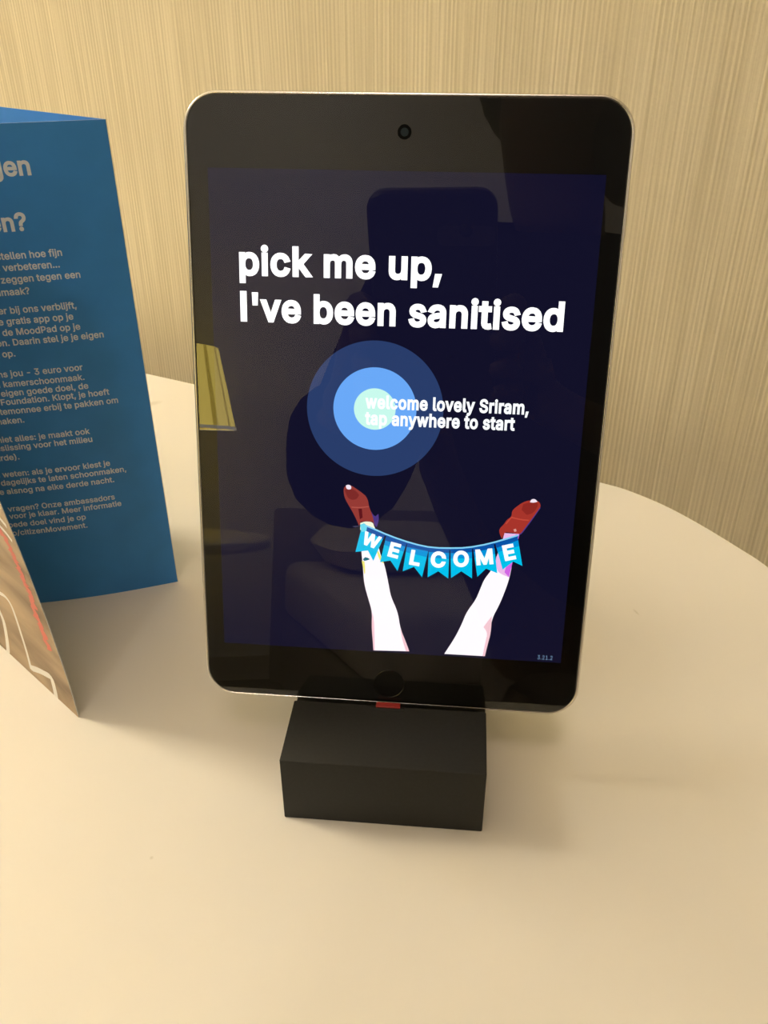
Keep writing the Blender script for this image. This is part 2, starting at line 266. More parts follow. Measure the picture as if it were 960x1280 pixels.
def outline_solid(name, out, rings, m, parent):
    """rings = (inset, z)"""
    K = len(out); v = []; f = []
    for ins, z in rings:
        c = thicken(out, -ins if area(out) < 0 else ins); v += [(x, y, z) for x, y in c]
    for j in range(len(rings)-1):
        for i in range(K): f.append((j*K+i, j*K+(i+1)%K, (j+1)*K+(i+1)%K, (j+1)*K+i))
    f.append(tuple(range(K))); f.append(tuple(range((len(rings)-1)*K, len(rings)*K)))
    return ob(name, v, f, m, parent)
def table_mat():
    m = mat('white_laminate', (.80,.78,.73), .42, .35); nt = m.node_tree; N = nt.nodes; L = nt.links; b = N['Principled BSDF']
    tc = N.new('ShaderNodeTexCoord'); last = None
    # two small scuffs and a speck that stay on the laminate
    def spot(x, y, ang, rx, ry):
        mp = N.new('ShaderNodeMapping'); mp.vector_type = 'TEXTURE'
        mp.inputs['Location'].default_value = (x, y, 0); mp.inputs['Rotation'].default_value = (0,0,ang); mp.inputs['Scale'].default_value = (rx, ry, 1)
        g = N.new('ShaderNodeTexGradient'); g.gradient_type = 'SPHERICAL'
        L.new(tc.outputs['Object'], mp.inputs[0]); L.new(mp.outputs[0], g.inputs[0]); return g.outputs['Fac']
    s = [spot(.1173,.3221,.35,.0011,.0045), spot(-.1595,.553,-1.0,.006,.012), spot(-.0788,.190,0,.0012,.0012)]
    mx = s[0]
    for q in s[1:]:
        a = N.new('ShaderNodeMath'); a.operation = 'MAXIMUM'; L.new(mx, a.inputs[0]); L.new(q, a.inputs[1]); mx = a.outputs[0]
    nz = N.new('ShaderNodeTexNoise'); nz.inputs['Scale'].default_value = 9; nz.inputs['Detail'].default_value = 3
    L.new(tc.outputs['Object'], nz.inputs['Vector'])
    r0 = N.new('ShaderNodeValToRGB'); r0.color_ramp.elements[0].color = (.775,.755,.70,1); r0.color_ramp.elements[1].color = (.82,.80,.755,1)
    L.new(nz.outputs['Fac'], r0.inputs[0])
    rp = N.new('ShaderNodeValToRGB'); rp.color_ramp.elements[0].color = (1,1,1,1); rp.color_ramp.elements[1].color = (.62,.60,.52,1)
    rp.color_ramp.elements[1].position = .6
    L.new(mx, rp.inputs[0])
    mm = N.new('ShaderNodeMix'); mm.data_type = 'RGBA'; mm.blend_type = 'MULTIPLY'; mm.inputs[0].default_value = 1
    L.new(r0.outputs[0], mm.inputs[6]); L.new(rp.outputs[0], mm.inputs[7]); L.new(mm.outputs[2], b.inputs['Base Color'])
    return m
m_table = table_mat(); m_edge = mat('table_edge_band', (.74,.71,.64), .5)
tb = empty('table', 'white laminate table with a rounded right end against the ribbed wall', 'table')
outline_solid('table_top', TO, [(.0012,TZ),(0,TZ-.0012),(0,TZ-.021),(.0012,TZ-.022)], m_table, tb)
m_steel = mat('brushed_steel', (.55,.54,.52), .35, metal=1)
for px, py in ((.02,.31), (-.33,.42)):
    v = lathe('leg', [(.022,TZ-.022),(.022,.02)], m_steel, tb, 32); v.location = (px,py,0)
    v = lathe('foot_plate', [(.11,0),(.11,.008),(.10,.012),(.03,.02)], m_steel, tb, 48); v.location = (px,py,0)

# ---------------------------------------------------------------- tablet
YAW, TILT, TROLL = -0.0913717, 0.2477628, 0.0028952
O = Vector((.00152135, .2341439, TZ + .0272687))
RT = Matrix.Rotation(YAW, 3, 'Z') @ Matrix.Rotation(-TILT, 3, 'X') @ Matrix.Rotation(TROLL, 3, 'Y')
tab = empty('tablet', 'black-framed tablet with lit navy welcome screen standing upright in the dock', 'tablet', O, RT.to_euler())
TW, TH = .1348, .2032
m_alu = mat('silver_aluminium', (.80,.78,.75), .22, metal=1)
m_bezel = mat('black_bezel', (.0035,.0035,.0038), .5, .2)
def glass_mat():
    m = bpy.data.materials.new('cover_glass'); m.use_nodes = True; nt = m.node_tree; nt.nodes.clear(); N = nt.nodes; L = nt.links
    fr = N.new('ShaderNodeFresnel'); fr.inputs['IOR'].default_value = 1.5
    tr = N.new('ShaderNodeBsdfTransparent'); gl = N.new('ShaderNodeBsdfGlossy'); gl.inputs['Roughness'].default_value = 0.004
    gl.inputs[0].default_value = (1,1,1,1)
    mx = N.new('ShaderNodeMixShader'); o = N.new('ShaderNodeOutputMaterial')
    L.new(fr.outputs[0], mx.inputs[0]); L.new(tr.outputs[0], mx.inputs[1]); L.new(gl.outputs[0], mx.inputs[2]); L.new(mx.outputs[0], o.inputs[0])
    return m
m_glass = glass_mat()
body = slab('body', TW, TH, .0108, [(.0010,.00045),(.0010,.00018),(.0003,.0003),(0,.0006),(0,.0030),(.0006,.0043),(.0020,.0054),(.0040,.0060)], m_alu, tab, cz=TH/2, label='silver aluminium casing')
for p in body.data.polygons: p.use_smooth = len(p.vertices) == 4
bz = slab('bezel', TW-.0021, TH-.0021, .0098, [(0,.00042),(0,.0002)], m_bezel, tab, cz=TH/2, front=False, label='black border under the glass')
gl = slab('glass', TW-.0021, TH-.0021, .0098, [(0,.0002),(.0001,.0000),(.00035,-.00014)], m_glass, tab, cz=TH/2, front=False, back=True)
for p in gl.data.polygons: p.use_smooth = False
def d_mat(name, rgb, s=1): return emis('screen_'+name, lin(*rgb), s)
# display: navy field, everything drawn on it is a flat patch of the lit picture
SX, SZ, ZC = .1204, .1605, .1012
disp = ob('display', [(-SX/2,.00012,ZC-SZ/2),(SX/2,.00012,ZC-SZ/2),(SX/2,.00012,ZC+SZ/2),(-SX/2,.00012,ZC+SZ/2)], [(0,1,2,3)], d_mat('navy',(18,17,41)), tab, label='lit navy blue screen')
DATA = json.loads(r'''{"shoe_l":[[-17.35,81.12],[-16.51,82.19],[-14.81,82.36],[-13.1,81.33],[-11.11,79.96],[-9.67,78.86],[-8.85,77.13],[-8.62,75.37],[-7.82,73.34],[-7.13,71.59],[-6.59,68.63],[-7.09,69.74],[-9.81,69.81],[-11.23,69.53],[-11.84,68.05],[-12.52,69.82],[-14.13,73.02],[-15.88,75.9],[-17.04,78.2]],"heel_l":[[-7.82,73.49],[-7.0,72.19],[-6.28,71.78],[-5.3,72.73],[-5.03,70.51],[-5.77,67.92],[-6.59,68.57],[-7.13,71.59]],"toe_l":[[-16.92,80.56],[-15.37,81.22],[-13.09,80.6],[-11.94,79.04],[-12.77,77.53],[-14.47,77.15],[-15.9,77.96]],"gl_l":[[-16.51,82.19],[-15.8,82.54],[-14.95,82.35],[-14.58,81.69],[-14.8,81.01],[-15.64,80.77],[-16.36,81.17]],"seam_l":[[-14.58,74.84],[-11.74,74.77],[-8.62,75.31],[-8.56,74.96],[-11.73,74.39],[-14.38,74.43]],"lace_l":[[-12.15,74.16],[-10.96,74.31],[-10.63,71.11],[-11.59,70.46]],"laceend_l":[[-14.21,67.78],[-12.21,68.18],[-11.64,67.88],[-13.21,67.44]],"sock_l":[[-11.42,69.13],[-9.81,69.81],[-7.46,69.72],[-6.79,68.92],[-6.47,67.14],[-9.49,67.73],[-11.42,66.57]],"leg_l":[[-11.25,68.63],[-6.52,68.03],[-5.21,62.61],[-4.56,58.81],[-3.02,55.03],[-2.13,51.63],[-1.21,47.32],[-0.28,42.54],[2.33,36.93],[3.33,30.71],[5.56,25.4],[6.83,21.91],[-5.59,21.45],[-6.09,25.55],[-6.86,30.95],[-6.71,36.36],[-8.03,40.74],[-9.78,46.81],[-10.3,53.76],[-10.94,58.89]],"leg_l_edge":[[-6.86,30.95],[-6.63,36.37],[-5.9,32.82],[-5.51,21.45],[-6.01,21.42],[-6.34,25.53]],"leg_l_edge2":[[3.33,30.71],[5.56,25.4],[6.83,21.91],[5.67,21.84],[4.3,25.77]],"leg_l_yel":[[-10.73,55.46],[-9.75,55.17],[-9.36,51.21],[-9.67,50.32],[-10.2,52.9]],"leg_l_yel2":[[-5.96,60.44],[-4.72,58.8],[-2.94,54.87],[-4.08,55.15],[-5.1,57.5]],"leg_r":[[37.4,67.44],[42.45,67.88],[41.08,65.13],[40.9,58.38],[40.36,52.37],[39.11,47.11],[37.45,41.77],[35.2,36.33],[34.88,30.95],[34.33,26.4],[33.62,21.8],[19.28,21.74],[22.77,28.35],[24.95,33.89],[26.34,38.43],[29.17,43.02],[30.34,46.59],[31.69,51.0],[33.52,53.69],[35.63,58.08],[36.94,64.91]],"leg_r_edge":[[35.14,37.39],[35.2,30.97],[34.33,26.4],[33.62,21.8],[32.79,21.84],[33.47,27.25],[34.07,30.89],[32.48,33.03],[33.81,35.35]],"sock_r":[[37.02,64.91],[37.52,68.11],[42.52,68.05],[42.09,65.19],[40.93,57.96],[40.13,52.19],[37.69,53.07],[35.87,54.26],[35.06,58.47],[35.84,61.06]],"sock_r_mag":[[41.28,67.82],[42.53,67.88],[40.93,57.96],[40.13,52.19],[38.43,53.97],[39.2,57.86],[40.46,62.58]],"shoe_r":[[47.92,80.02],[48.79,78.76],[48.72,77.45],[46.71,74.14],[45.12,71.41],[43.25,68.35],[42.45,67.86],[40.47,68.35],[37.95,68.42],[37.19,67.28],[36.85,66.07],[36.01,67.37],[35.6,69.43],[37.21,71.29],[37.95,72.8],[39.53,74.06],[39.47,76.11],[40.94,77.64],[43.03,79.35],[45.17,80.09]],"vamp_r":[[43.08,78.62],[45.77,79.48],[47.71,79.14],[48.05,78.29],[46.61,75.59],[44.45,74.9],[42.67,76.56]],"gl_r":[[45.49,80.25],[46.23,80.63],[47.13,80.39],[47.68,79.66],[46.34,79.22],[45.23,79.37]],"gl_r2":[[40.39,69.53],[41.2,69.87],[41.54,69.0],[40.86,68.67]],"seam_r":[[39.47,74.06],[40.94,73.69],[42.9,73.35],[45.4,73.25],[45.29,72.83],[42.93,72.88],[40.97,73.25],[39.34,73.52]],"seam_r2":[[37.62,71.46],[39.27,73.81],[39.61,73.71],[37.99,71.33]],"rim_r":[[48.88,77.61],[46.86,74.0],[45.26,71.27],[43.27,68.05],[42.47,67.65],[42.39,68.01],[43.11,68.4],[44.97,71.55],[46.7,74.28],[48.65,77.74]],"flag":[[[-11.05,67.04],[-9.49,68.12],[-3.0,65.15],[-6.68,55.57],[-8.62,59.29],[-12.94,58.53]],[[-2.47,64.7],[4.63,62.91],[1.78,52.35],[-0.77,56.05],[-4.36,55.24]],[[4.86,62.82],[12.35,61.49],[10.33,50.49],[7.44,54.18],[3.58,52.33]],[[12.26,61.29],[19.27,61.19],[19.39,50.53],[15.84,53.04],[12.26,50.6]],[[19.64,61.21],[26.94,61.91],[27.52,51.1],[23.74,53.49],[20.34,50.83]],[[27.29,62.12],[34.27,63.8],[36.03,53.47],[32.09,54.95],[29.31,51.75]],[[34.75,64.07],[41.98,67.09],[44.32,56.63],[41.16,58.06],[37.76,54.89]]],"flagdark":[[[-11.05,67.04],[-9.49,68.12],[-3.0,65.15],[-3.39,63.68],[-9.46,66.38],[-10.95,66.15]],[[-2.47,64.7],[4.63,62.91],[4.34,61.38],[-2.67,63.27]],[[4.86,62.82],[12.35,61.49],[12.12,60.17],[4.68,61.36]],[[12.26,61.29],[19.27,61.19],[19.29,59.93],[12.22,59.93]],[[19.64,61.21],[26.94,61.91],[27.01,60.65],[19.74,59.91]],[[27.29,62.12],[34.27,63.8],[34.48,62.52],[27.54,60.78]],[[34.75,64.07],[41.98,67.09],[42.34,65.82],[35.1,62.65]]],"let":[["W",[-7.54,63.09],3.955729166666667,-19],["E",[0.48,59.89],4.466145833333334,-13],["L",[7.78,57.49],4.5325,-8],["C",[15.71,57.35],4.9,-3],["O",[23.42,58.03],4.9,1],["M",[31.3,59.2],4.655,8],["E",[39.51,61.3],4.655,15]],"rope":[[-9.85,68.45],[-6.54,67.18],[-2.94,65.73],[0.94,64.37],[4.53,63.29],[8.39,62.34],[11.97,61.75],[15.8,61.58],[19.61,61.74],[23.41,62.0],[26.9,62.57],[30.91,63.57],[34.88,64.85],[38.56,66.2],[42.21,67.63]],"knot":[[-11.5,68.5],[-10.14,69.15],[-9.03,68.35],[-9.27,66.31],[-10.91,65.94]],"blot":[[-10.3,55.98],[-9.59,56.79],[-8.72,56.68],[-7.84,56.12],[-8.7,55.7],[-9.86,55.39]]}''')
def layer(k): return .00011 - .00001*k
def soften(P):
    for _ in range(2):
        Q = []; n = len(P)
        for i in range(n):
            a, b, c = Vector(P[i-1]), Vector(P[i]), Vector(P[(i+1) % n]); u, w = b-a, c-b
            if u.length < 1e-6 or w.length < 1e-6 or u.angle(w) > .95: Q.append((b.x, b.y))
            else: Q += [tuple(b.lerp(a, .25)), tuple(b.lerp(c, .25))]
        P = Q
    return P
def flat(name, pts, k, m, label=None):
    if name.startswith(('picture', 'leg', 'shoe', 'sock')): pts = soften(pts)
    v, t = poly_tri([[(x, z) for x, z in pts]])
    return ob(name, [(x/1000, layer(k), z/1000) for x, z in v], t, m, disp, label=label)
def disc(name, cx, cz, r, k, m, label):
    return flat(name, [(cx+r*math.cos(a*PI/48), cz+r*math.sin(a*PI/48)) for a in range(96)], k, m, label)
disc('circle', -7.25, 108.4, 22.4, 1, d_mat('ring_dim',(42,62,108)), 'large dim blue circle')
disc('circle', -7.25, 108.6, 13.65, 2, d_mat('ring_blue',(108,172,252)), 'mid blue circle')
disc('circle', -7.25, 108.6, 6.85, 3, d_mat('ring_mint',(205,255,242)), 'small pale mint circle')
m_white = d_mat('white', (255,255,255), 1.35)
def line(name, s, x0, x1, z, hs, k, m, bold=24, track=14, label=None, skew=0):
    V, F, w = text_mesh(s, bold, track); sx = (x1-x0)/w
    return place(name, V, F, lambda x, y: ((x0+x*sx)/1000, layer(k), (z+y*hs)/1000), m, disp, label)
line('lettering', 'pick me up,', -51.1, 12.9, 150.2, 9.1/560, 5, m_white, 31, 24)
line('lettering', "I've been sanitised", -51.1, 51.3, 135.9, 9.1/560, 5, m_white, 31, 24)
m_w2 = d_mat('soft_white', (248,252,255), 1.15)
line('lettering', 'welcome lovely Sriram,', -10.4, 42.6, 109.0, 4.45/560, 5, m_w2, 32, 26)
line('lettering', 'tap anywhere to start', -10.4, 38.5, 103.55, 4.45/560, 5, m_w2, 32, 26)
line('lettering', '3.21.2', 52.0, 57.2, 21.9, 1.75/560, 5, d_mat('version', (120,150,185)), 2, 30)
D_ = DATA
m_leg = d_mat('leg', (255,246,252), 1.1); m_pink = d_mat('leg_shade', (250,205,215)); m_yel = d_mat('yellow', (246,238,120))
m_shoe = d_mat('shoe_red', (152,60,54)); m_shoed = d_mat('shoe_dark', (98,24,30)); m_shoel = d_mat('shoe_shine', (182,84,74))
m_shoer = d_mat('shoe_red2', (170,54,44)); m_shoerl = d_mat('shoe_shine2', (200,74,58))
m_glint = d_mat('glint', (250,235,250)); m_purple = d_mat('purple', (78,56,130)); m_sock = d_mat('sock_pink', (240,190,238)); m_mag = d_mat('magenta', (214,104,232))
flat('picture_leg', D_['leg_l'], 1, m_leg, 'left bare leg on the screen'); flat('leg_shading', D_['leg_l_edge'], 2, m_pink); flat('leg_shading', D_['leg_l_edge2'], 2, m_pink)
flat('leg_shading', D_['leg_l_yel'], 2, m_yel); flat('leg_shading', D_['leg_l_yel2'], 2, m_yel)
flat('picture_leg', D_['leg_r'], 1, m_leg, 'right bare leg on the screen'); flat('leg_shading', D_['leg_r_edge'], 2, m_pink)
flat('picture_sock', D_['sock_l'], 4, d_mat('sock_white', (250,252,225)), 'white sock on the screen')
flat('picture_sock', D_['sock_r'], 3, m_sock, 'pink sock on the screen'); flat('sock_shading', D_['sock_r_mag'], 4, m_mag)
flat('picture_shoe', D_['shoe_l'], 2, m_shoe, 'left brown lace-up shoe on the screen'); flat('shoe_heel', D_['heel_l'], 1, m_purple); flat('shoe_shading', D_['toe_l'], 3, d_mat('toe_shade', (128,44,42)))
flat('shoe_glint', D_['gl_l'], 4, m_glint); flat('shoe_seam', D_['seam_l'], 4, m_shoel); flat('shoe_lace', D_['lace_l'], 4, m_shoed); flat('shoe_lace', D_['laceend_l'], 3, d_mat('grey', (70,70,100)))
flat('picture_shoe', D_['shoe_r'], 2, m_shoer, 'right brown shoe on the screen'); flat('shoe_shading', D_['vamp_r'], 3, d_mat('shoe_dark2',(146,42,36))); flat('shoe_glint', D_['gl_r'], 4, m_glint)
flat('shoe_glint', D_['gl_r2'], 4, d_mat('glint2',(225,160,150))); flat('shoe_seam', D_['seam_r'], 4, m_shoerl); flat('shoe_seam', D_['seam_r2'], 4, m_shoerl); flat('shoe_edge', D_['rim_r'], 4, m_purple)
def flag_mat():
    m = emis('screen_flag', lin(0,196,240)); nt = m.node_tree; N = nt.nodes; L = nt.links
    return m
m_flag = flag_mat(); m_flagd = d_mat('flag_dark', (8,84,168)); m_flagl = d_mat('flag_letter', (250,255,255), 1.1)
def shrink(P, c, k): return [(c[0]+(x-c[0])*k[0], c[1]+(z-c[1])*k[1]) for x, z in P]
m_flag2 = d_mat('flag_mid', (2,150,222))
for i, fp in enumerate(D_['flag']):
    flat('banner_flag', fp, 5, m_flag, 'cyan swallow-tailed flag on the screen')
    dk = D_['flagdark'][i]
    low = [fp[0], fp[1], fp[1], fp[0]]
    a, b = (fp[0], fp[1]) if i else (fp[0], fp[2])
    if i:
        tl, tr, br, nt_, bl = fp
        q = lambda p, r, t: (p[0]+(r[0]-p[0])*t, p[1]+(r[1]-p[1])*t)
        flat('flag_shade', [tl, tr, q(tr, br, .32), q(tl, bl, .32)], 6, m_flag2)
    flat('flag_shade', dk, 7, m_flagd)
for ch, (cx, cz), hgt, ang in D_['let']:
    V, F, w = text_mesh(ch, 40, 0); ys = [p[1] for p in V]; mh = (max(ys)+min(ys))/2; s = 1.24*hgt/(max(ys)-min(ys)); a = math.radians(ang)
    place('banner_letter', V, F, lambda x, y: ((cx+((x-w/2)*math.cos(a)-(y-mh)*math.sin(a))*s)/1000, layer(8), (cz+((x-w/2)*math.sin(a)+(y-mh)*math.cos(a))*s)/1000), m_flagl, disp)
rp_ = D_['rope']
def ribbon2(P, w):
    L_ = []; R_ = []
    for i, p in enumerate(P):
        a = P[max(0,i-1)]; b = P[min(len(P)-1,i+1)]; d = Vector((b[0]-a[0], b[1]-a[1])).normalized()
        L_.append((p[0]-d.y*w/2, p[1]+d.x*w/2)); R_.append((p[0]+d.y*w/2, p[1]-d.x*w/2))
    return L_ + R_[::-1]
flat('banner_string', ribbon2(rp_, .55), 9, d_mat('string', (135,215,250)), 'pale blue string of the banner')
flat('banner_string', ribbon2([(x, z-.5) for x, z in rp_], .45), 8, m_flagd)
flat('banner_knot', D_['knot'], 9, d_mat('knot', (110,225,245)))
flat('sock_mark', D_['blot'], 6, d_mat('blot', (10,110,130)))
# front camera, home button
m_lens = mat('camera_lens', (.004,.008,.012), .15); m_ring = mat('button_ring', (.05,.05,.048), .2, metal=1)
def ydisc(name, r, cz, y0, y1, m, parent, n=40, cx=0, r2=None, label=None):
    r2 = r2 or r
    v = [(cx+r*math.cos(2*PI*i/n), y0, cz+r*math.sin(2*PI*i/n)) for i in range(n)] + [(cx+r2*math.cos(2*PI*i/n), y1, cz+r2*math.sin(2*PI*i/n)) for i in range(n)]
    f = [(i, (i+1)%n, n+(i+1)%n, n+i) for i in range(n)] + [tuple(range(n)), tuple(range(n, 2*n))]
    return ob(name, v, f, m, parent, label=label)
fc = ydisc('front_camera', .0021, .1923, -.00010, -.00016, mat('camera_ring', (.003,.0035,.004), .6, .05), tab, label='round front camera above the screen')
ydisc('lens', .0012, .1923, -.00016, -.00018, mat('lens_blue', (.006,.016,.022), .3, .2), fc)
def ring(name, r0, r1, cz, y, m, parent, n=56):
    v = []; f = []
    for i in range(n):
        c, s = math.cos(2*PI*i/n), math.sin(2*PI*i/n)
        v += [(r0*c, y+.00012, cz+r0*s), ((r0+r1)/2*c, y-.00012, cz+(r0+r1)/2*s), (r1*c, y+.00002, cz+r1*s)]
    for i in range(n):
        a = 3*i; b = 3*((i+1)%n); f += [(a, a+1, b+1, b), (a+1, a+2, b+2, b+1)]
    return ob(name, v, f, m, parent, smooth=True)
hb = ydisc('home_button', .0052, .0085, -.00018, -.00016, mat('button_black', (.003,.003,.003), .25, .3), tab, label='round home button below the screen')
ring('button_rim', .0050, .0056, .0085, -.00020, m_ring, hb)
# side buttons on the right edge / headphone-size details on the casing
box('volume_button', (TW/2-.0003,.0018,.150), (TW/2+.0004,.0040,.159), m_alu, tab, .0002)
box('volume_button', (TW/2-.0003,.0018,.164), (TW/2+.0004,.0040,.173), m_alu, tab, .0002)

# ---------------------------------------------------------------- dock
dk = empty('tablet_dock', 'dark grey block-shaped dock under the tablet on the white table', 'dock', (O.x, O.y, TZ), (0,0,YAW))
m_dock = noise_into(mat('soft_touch_grey', (.0175,.0178,.0168), .62, .35), 900, .10, .12, dist=.0001)
DW, DF, DH, DB, DX = .069557, .030948, .0287276, .040, .0004639
prof = [(-DF,0),(-DF,DH),(-.0022,DH),(-.0012,DH-.004),(.0072,DH-.004),(.0080,DH),(DB,DH),(DB,0)]
v = [(DX+sx*DW/2, y, z) for sx in (-1,1) for y, z in prof]; K = len(prof)
f = [(i, (i+1)%K, K+(i+1)%K, K+i) for i in range(K)]
for q in (0, K):
    f += [(q+0,q+1,q+2,q+3,q+4,q+5,q+6,q+7)]
db = ob('dock_body', v, f, m_dock, dk); bevel(db, .00045, 3, .5)
m_red = mat('red_plastic', (.30,.022,.020), .4); m_rec = mat('recess_black', (.006,.006,.006), .5)
box('connector_recess', (-.0062,-.0046,DH-.0002), (.0060,-.0023,DH+.00015), m_rec, dk, .0001, 'black recess around the connector')
box('connector_tab', (-.0043,-.0034,DH+.0001), (.0044,-.0010,DH+.0006), m_red, dk, .0001, 'red connector tab below the tablet')

# ---------------------------------------------------------------- folded brochure
R0 = Vector((-.1011,.3468)); FO = Vector((-.1955,.3230)); FB = Vector((-.1227,.2553)); DL = Vector((-.0103,-.0100)); E3 = Vector((-.1848,.4030))
LH = .2085; TH_ = .00035
br = empty('brochure', 'tall blue folded brochure with white text standing at the left beside the tablet', 'brochure', (R0.x, R0.y, TZ))
def leafpt(kind, s, z):
    """s 0..1 along the leaf, z height in metres; world minus brochure origin"""
    if kind == 1:      # blue leaf, s from right fold to left fold, with a slight bow towards the viewer
        p = R0.lerp(FO, s); k = .0022*math.sin(PI*min(1, s*1.25))*(1-.6*z/LH); p = p + Vector((.245,-.97))*k*(1 if s*1.25 < 1 else 0)
    elif kind == 2:    # front leaf, s from left fold to free edge, which leans out towards the top
        p = FO.lerp(FB + DL*((z/LH)**1.5*1.5), s)
    else: p = R0.lerp(E3, s)
    return Vector((p.x-R0.x, p.y-R0.y, z))
def leafn(kind, s, z):
    a = leafpt(kind, min(1, s+.01), z) - leafpt(kind, max(0, s-.01), z); n = Vector((a.y, -a.x, 0)).normalized()
    c = Vector((-R0.x, -R0.y, 0))
    return n if n.dot(c) > 0 else -n
def leaf(kind, m, label, ztop=lambda s: LH):
    ns, nz = 24, 20; v = []; f = []
    for side in (0, 1):
        for j in range(nz+1):
            for i in range(ns+1):
                s = i/ns; z = ztop(s)*j/nz; p = leafpt(kind, s, z)
                if side: p = p - leafn(kind, s, z)*TH_
                v.append(p)
    A_ = (ns+1)*(nz+1); g = lambda s, i, j: s*A_ + j*(ns+1)+i
    for j in range(nz):
        for i in range(ns):
            f.append((g(0,i,j),g(0,i+1,j),g(0,i+1,j+1),g(0,i,j+1))); f.append((g(1,i,j),g(1,i,j+1),g(1,i+1,j+1),g(1,i+1,j)))
    for i in range(ns):
        f.append((g(0,i,0),g(0,i+1,0),g(1,i+1,0),g(1,i,0))); f.append((g(0,i,nz),g(0,i+1,nz),g(1,i+1,nz),g(1,i,nz)))
    for j in range(nz):
        f.append((g(0,0,j),g(0,0,j+1),g(1,0,j+1),g(1,0,j))); f.append((g(0,ns,j),g(0,ns,j+1),g(1,ns,j+1),g(1,ns,j)))
    o = ob('leaf', v, f, m, br, label=label)
    me = o.data
    m2 = m_paperedge; me.materials.append(m2)
    for p in me.polygons:
        p.use_smooth = False
        if p.area < (LH/nz)*TH_*3: p.material_index = 1
    return o
m_paperedge = mat('paper_edge', (.62,.64,.62), .7)
m_blue = noise_into(mat('blue_card', (.048,.28,.76), .48, .4), 60, .05)
def wood_mat():
    m = mat('wood_photo_print', (.4,.3,.2), .45, .4); nt = m.node_tree; N = nt.nodes; L = nt.links; b = N['Principled BSDF']
    tc = N.new('ShaderNodeTexCoord'); mp = N.new('ShaderNodeMapping'); mp.inputs['Scale'].default_value = (1,1,3.2); mp.inputs['Rotation'].default_value = (.5,.9,0)
    nz = N.new('ShaderNodeTexNoise'); nz.inputs['Scale'].default_value = 16; nz.inputs['Detail'].default_value = 5; nz.inputs['Distortion'].default_value = .5
    L.new(tc.outputs['Object'], mp.inputs[0]); L.new(mp.outputs[0], nz.inputs['Vector'])
    rp = N.new('ShaderNodeValToRGB'); e = rp.color_ramp.elements; e[0].position = .33; e[0].color = (.17,.105,.05,1); e[1].position = .66; e[1].color = (.50,.36,.21,1)
    x = e.new(.5); x.color = (.36,.25,.14,1)
    L.new(nz.outputs['Fac'], rp.inputs[0]); L.new(rp.outputs[0], b.inputs['Base Color']); return m
m_woodp = wood_mat()
LF = json.loads(r'''{"w1":[[0.4955,0.03817],[0.5728,0.04082],[0.6202,0.04122],[0.6494,0.03865],[0.6538,0.03184],[0.6506,0.02353],[0.6475,0.01501],[0.6364,0.00333]],"w2":[[0.4707,0.02879],[0.481,0.02527],[0.4836,0.02034],[0.4515,0.00905],[0.4095,-0.00223]],"w3":[[0.6438,0.00477],[0.7172,0.00795],[0.7794,0.01],[0.8349,0.01121],[0.8358,0.00602],[0.827,-0.0004]],"w3b":[[0.6364,0.00333],[0.6566,0.00168],[0.6971,-0.00013],[0.7606,-0.00139],[0.8133,-0.00182]],"w4":[[0.8838,0.09469],[0.9209,0.09393],[0.967,0.09255]],"w5":[[0.8593,0.08925],[0.883,0.08855],[0.9266,0.08774],[0.962,0.08583]],"red":[[0.8147,0.08494],[0.8639,0.08582],[0.8957,0.08219],[0.9061,0.07747],[0.9075,0.07451],[0.9147,0.07028],[0.9175,0.06416],[0.932,0.06098],[0.9259,0.05662],[0.9053,0.04969],[0.9182,0.04372],[0.914,0.03529],[0.9346,0.03173]],"low":[[0.3379,0.00245],[0.4312,-0.00043],[0.5185,-0.00106],[0.6359,0.00184],[0.7033,-0.0017],[0.8133,-0.00182]],"chk":[[0.9951,-0.00105],[1.0526,0.06337]]}''')
l3 = leaf(3, m_blue, 'plain blue rear leaf')
l1 = leaf(1, m_blue, 'blue leaf printed with white text')
l2 = leaf(2, m_woodp, 'front leaf printed with a brown wood photograph')
m_ink = mat('white_print', (.80,.88,.98), .5); m_inkw = mat('white_script_print', (.86,.84,.80), .5); m_red2 = mat('red_script_print', (.72,.16,.12), .5)
W1 = (R0-FO).length
def ltext(s, xr, z, xh, bold, track=12, wf=1.0):
    """one printed line; xr = distance of its right end from the right fold (mm), z = baseline (mm)"""
    V, F, w = text_mesh(s, 20 if xh < 3 else 26, 10); k = xh/395.; wf = .965
    V2 = []
    def fn(x, y):
        d = (xr + (w-x)*k*wf)/1000/W1; zz = (z + y*k)/1000
        return leafpt(1, d, zz) + leafn(1, d, zz)*.00006
    return place('lettering', V, F, fn, m_ink, l1)
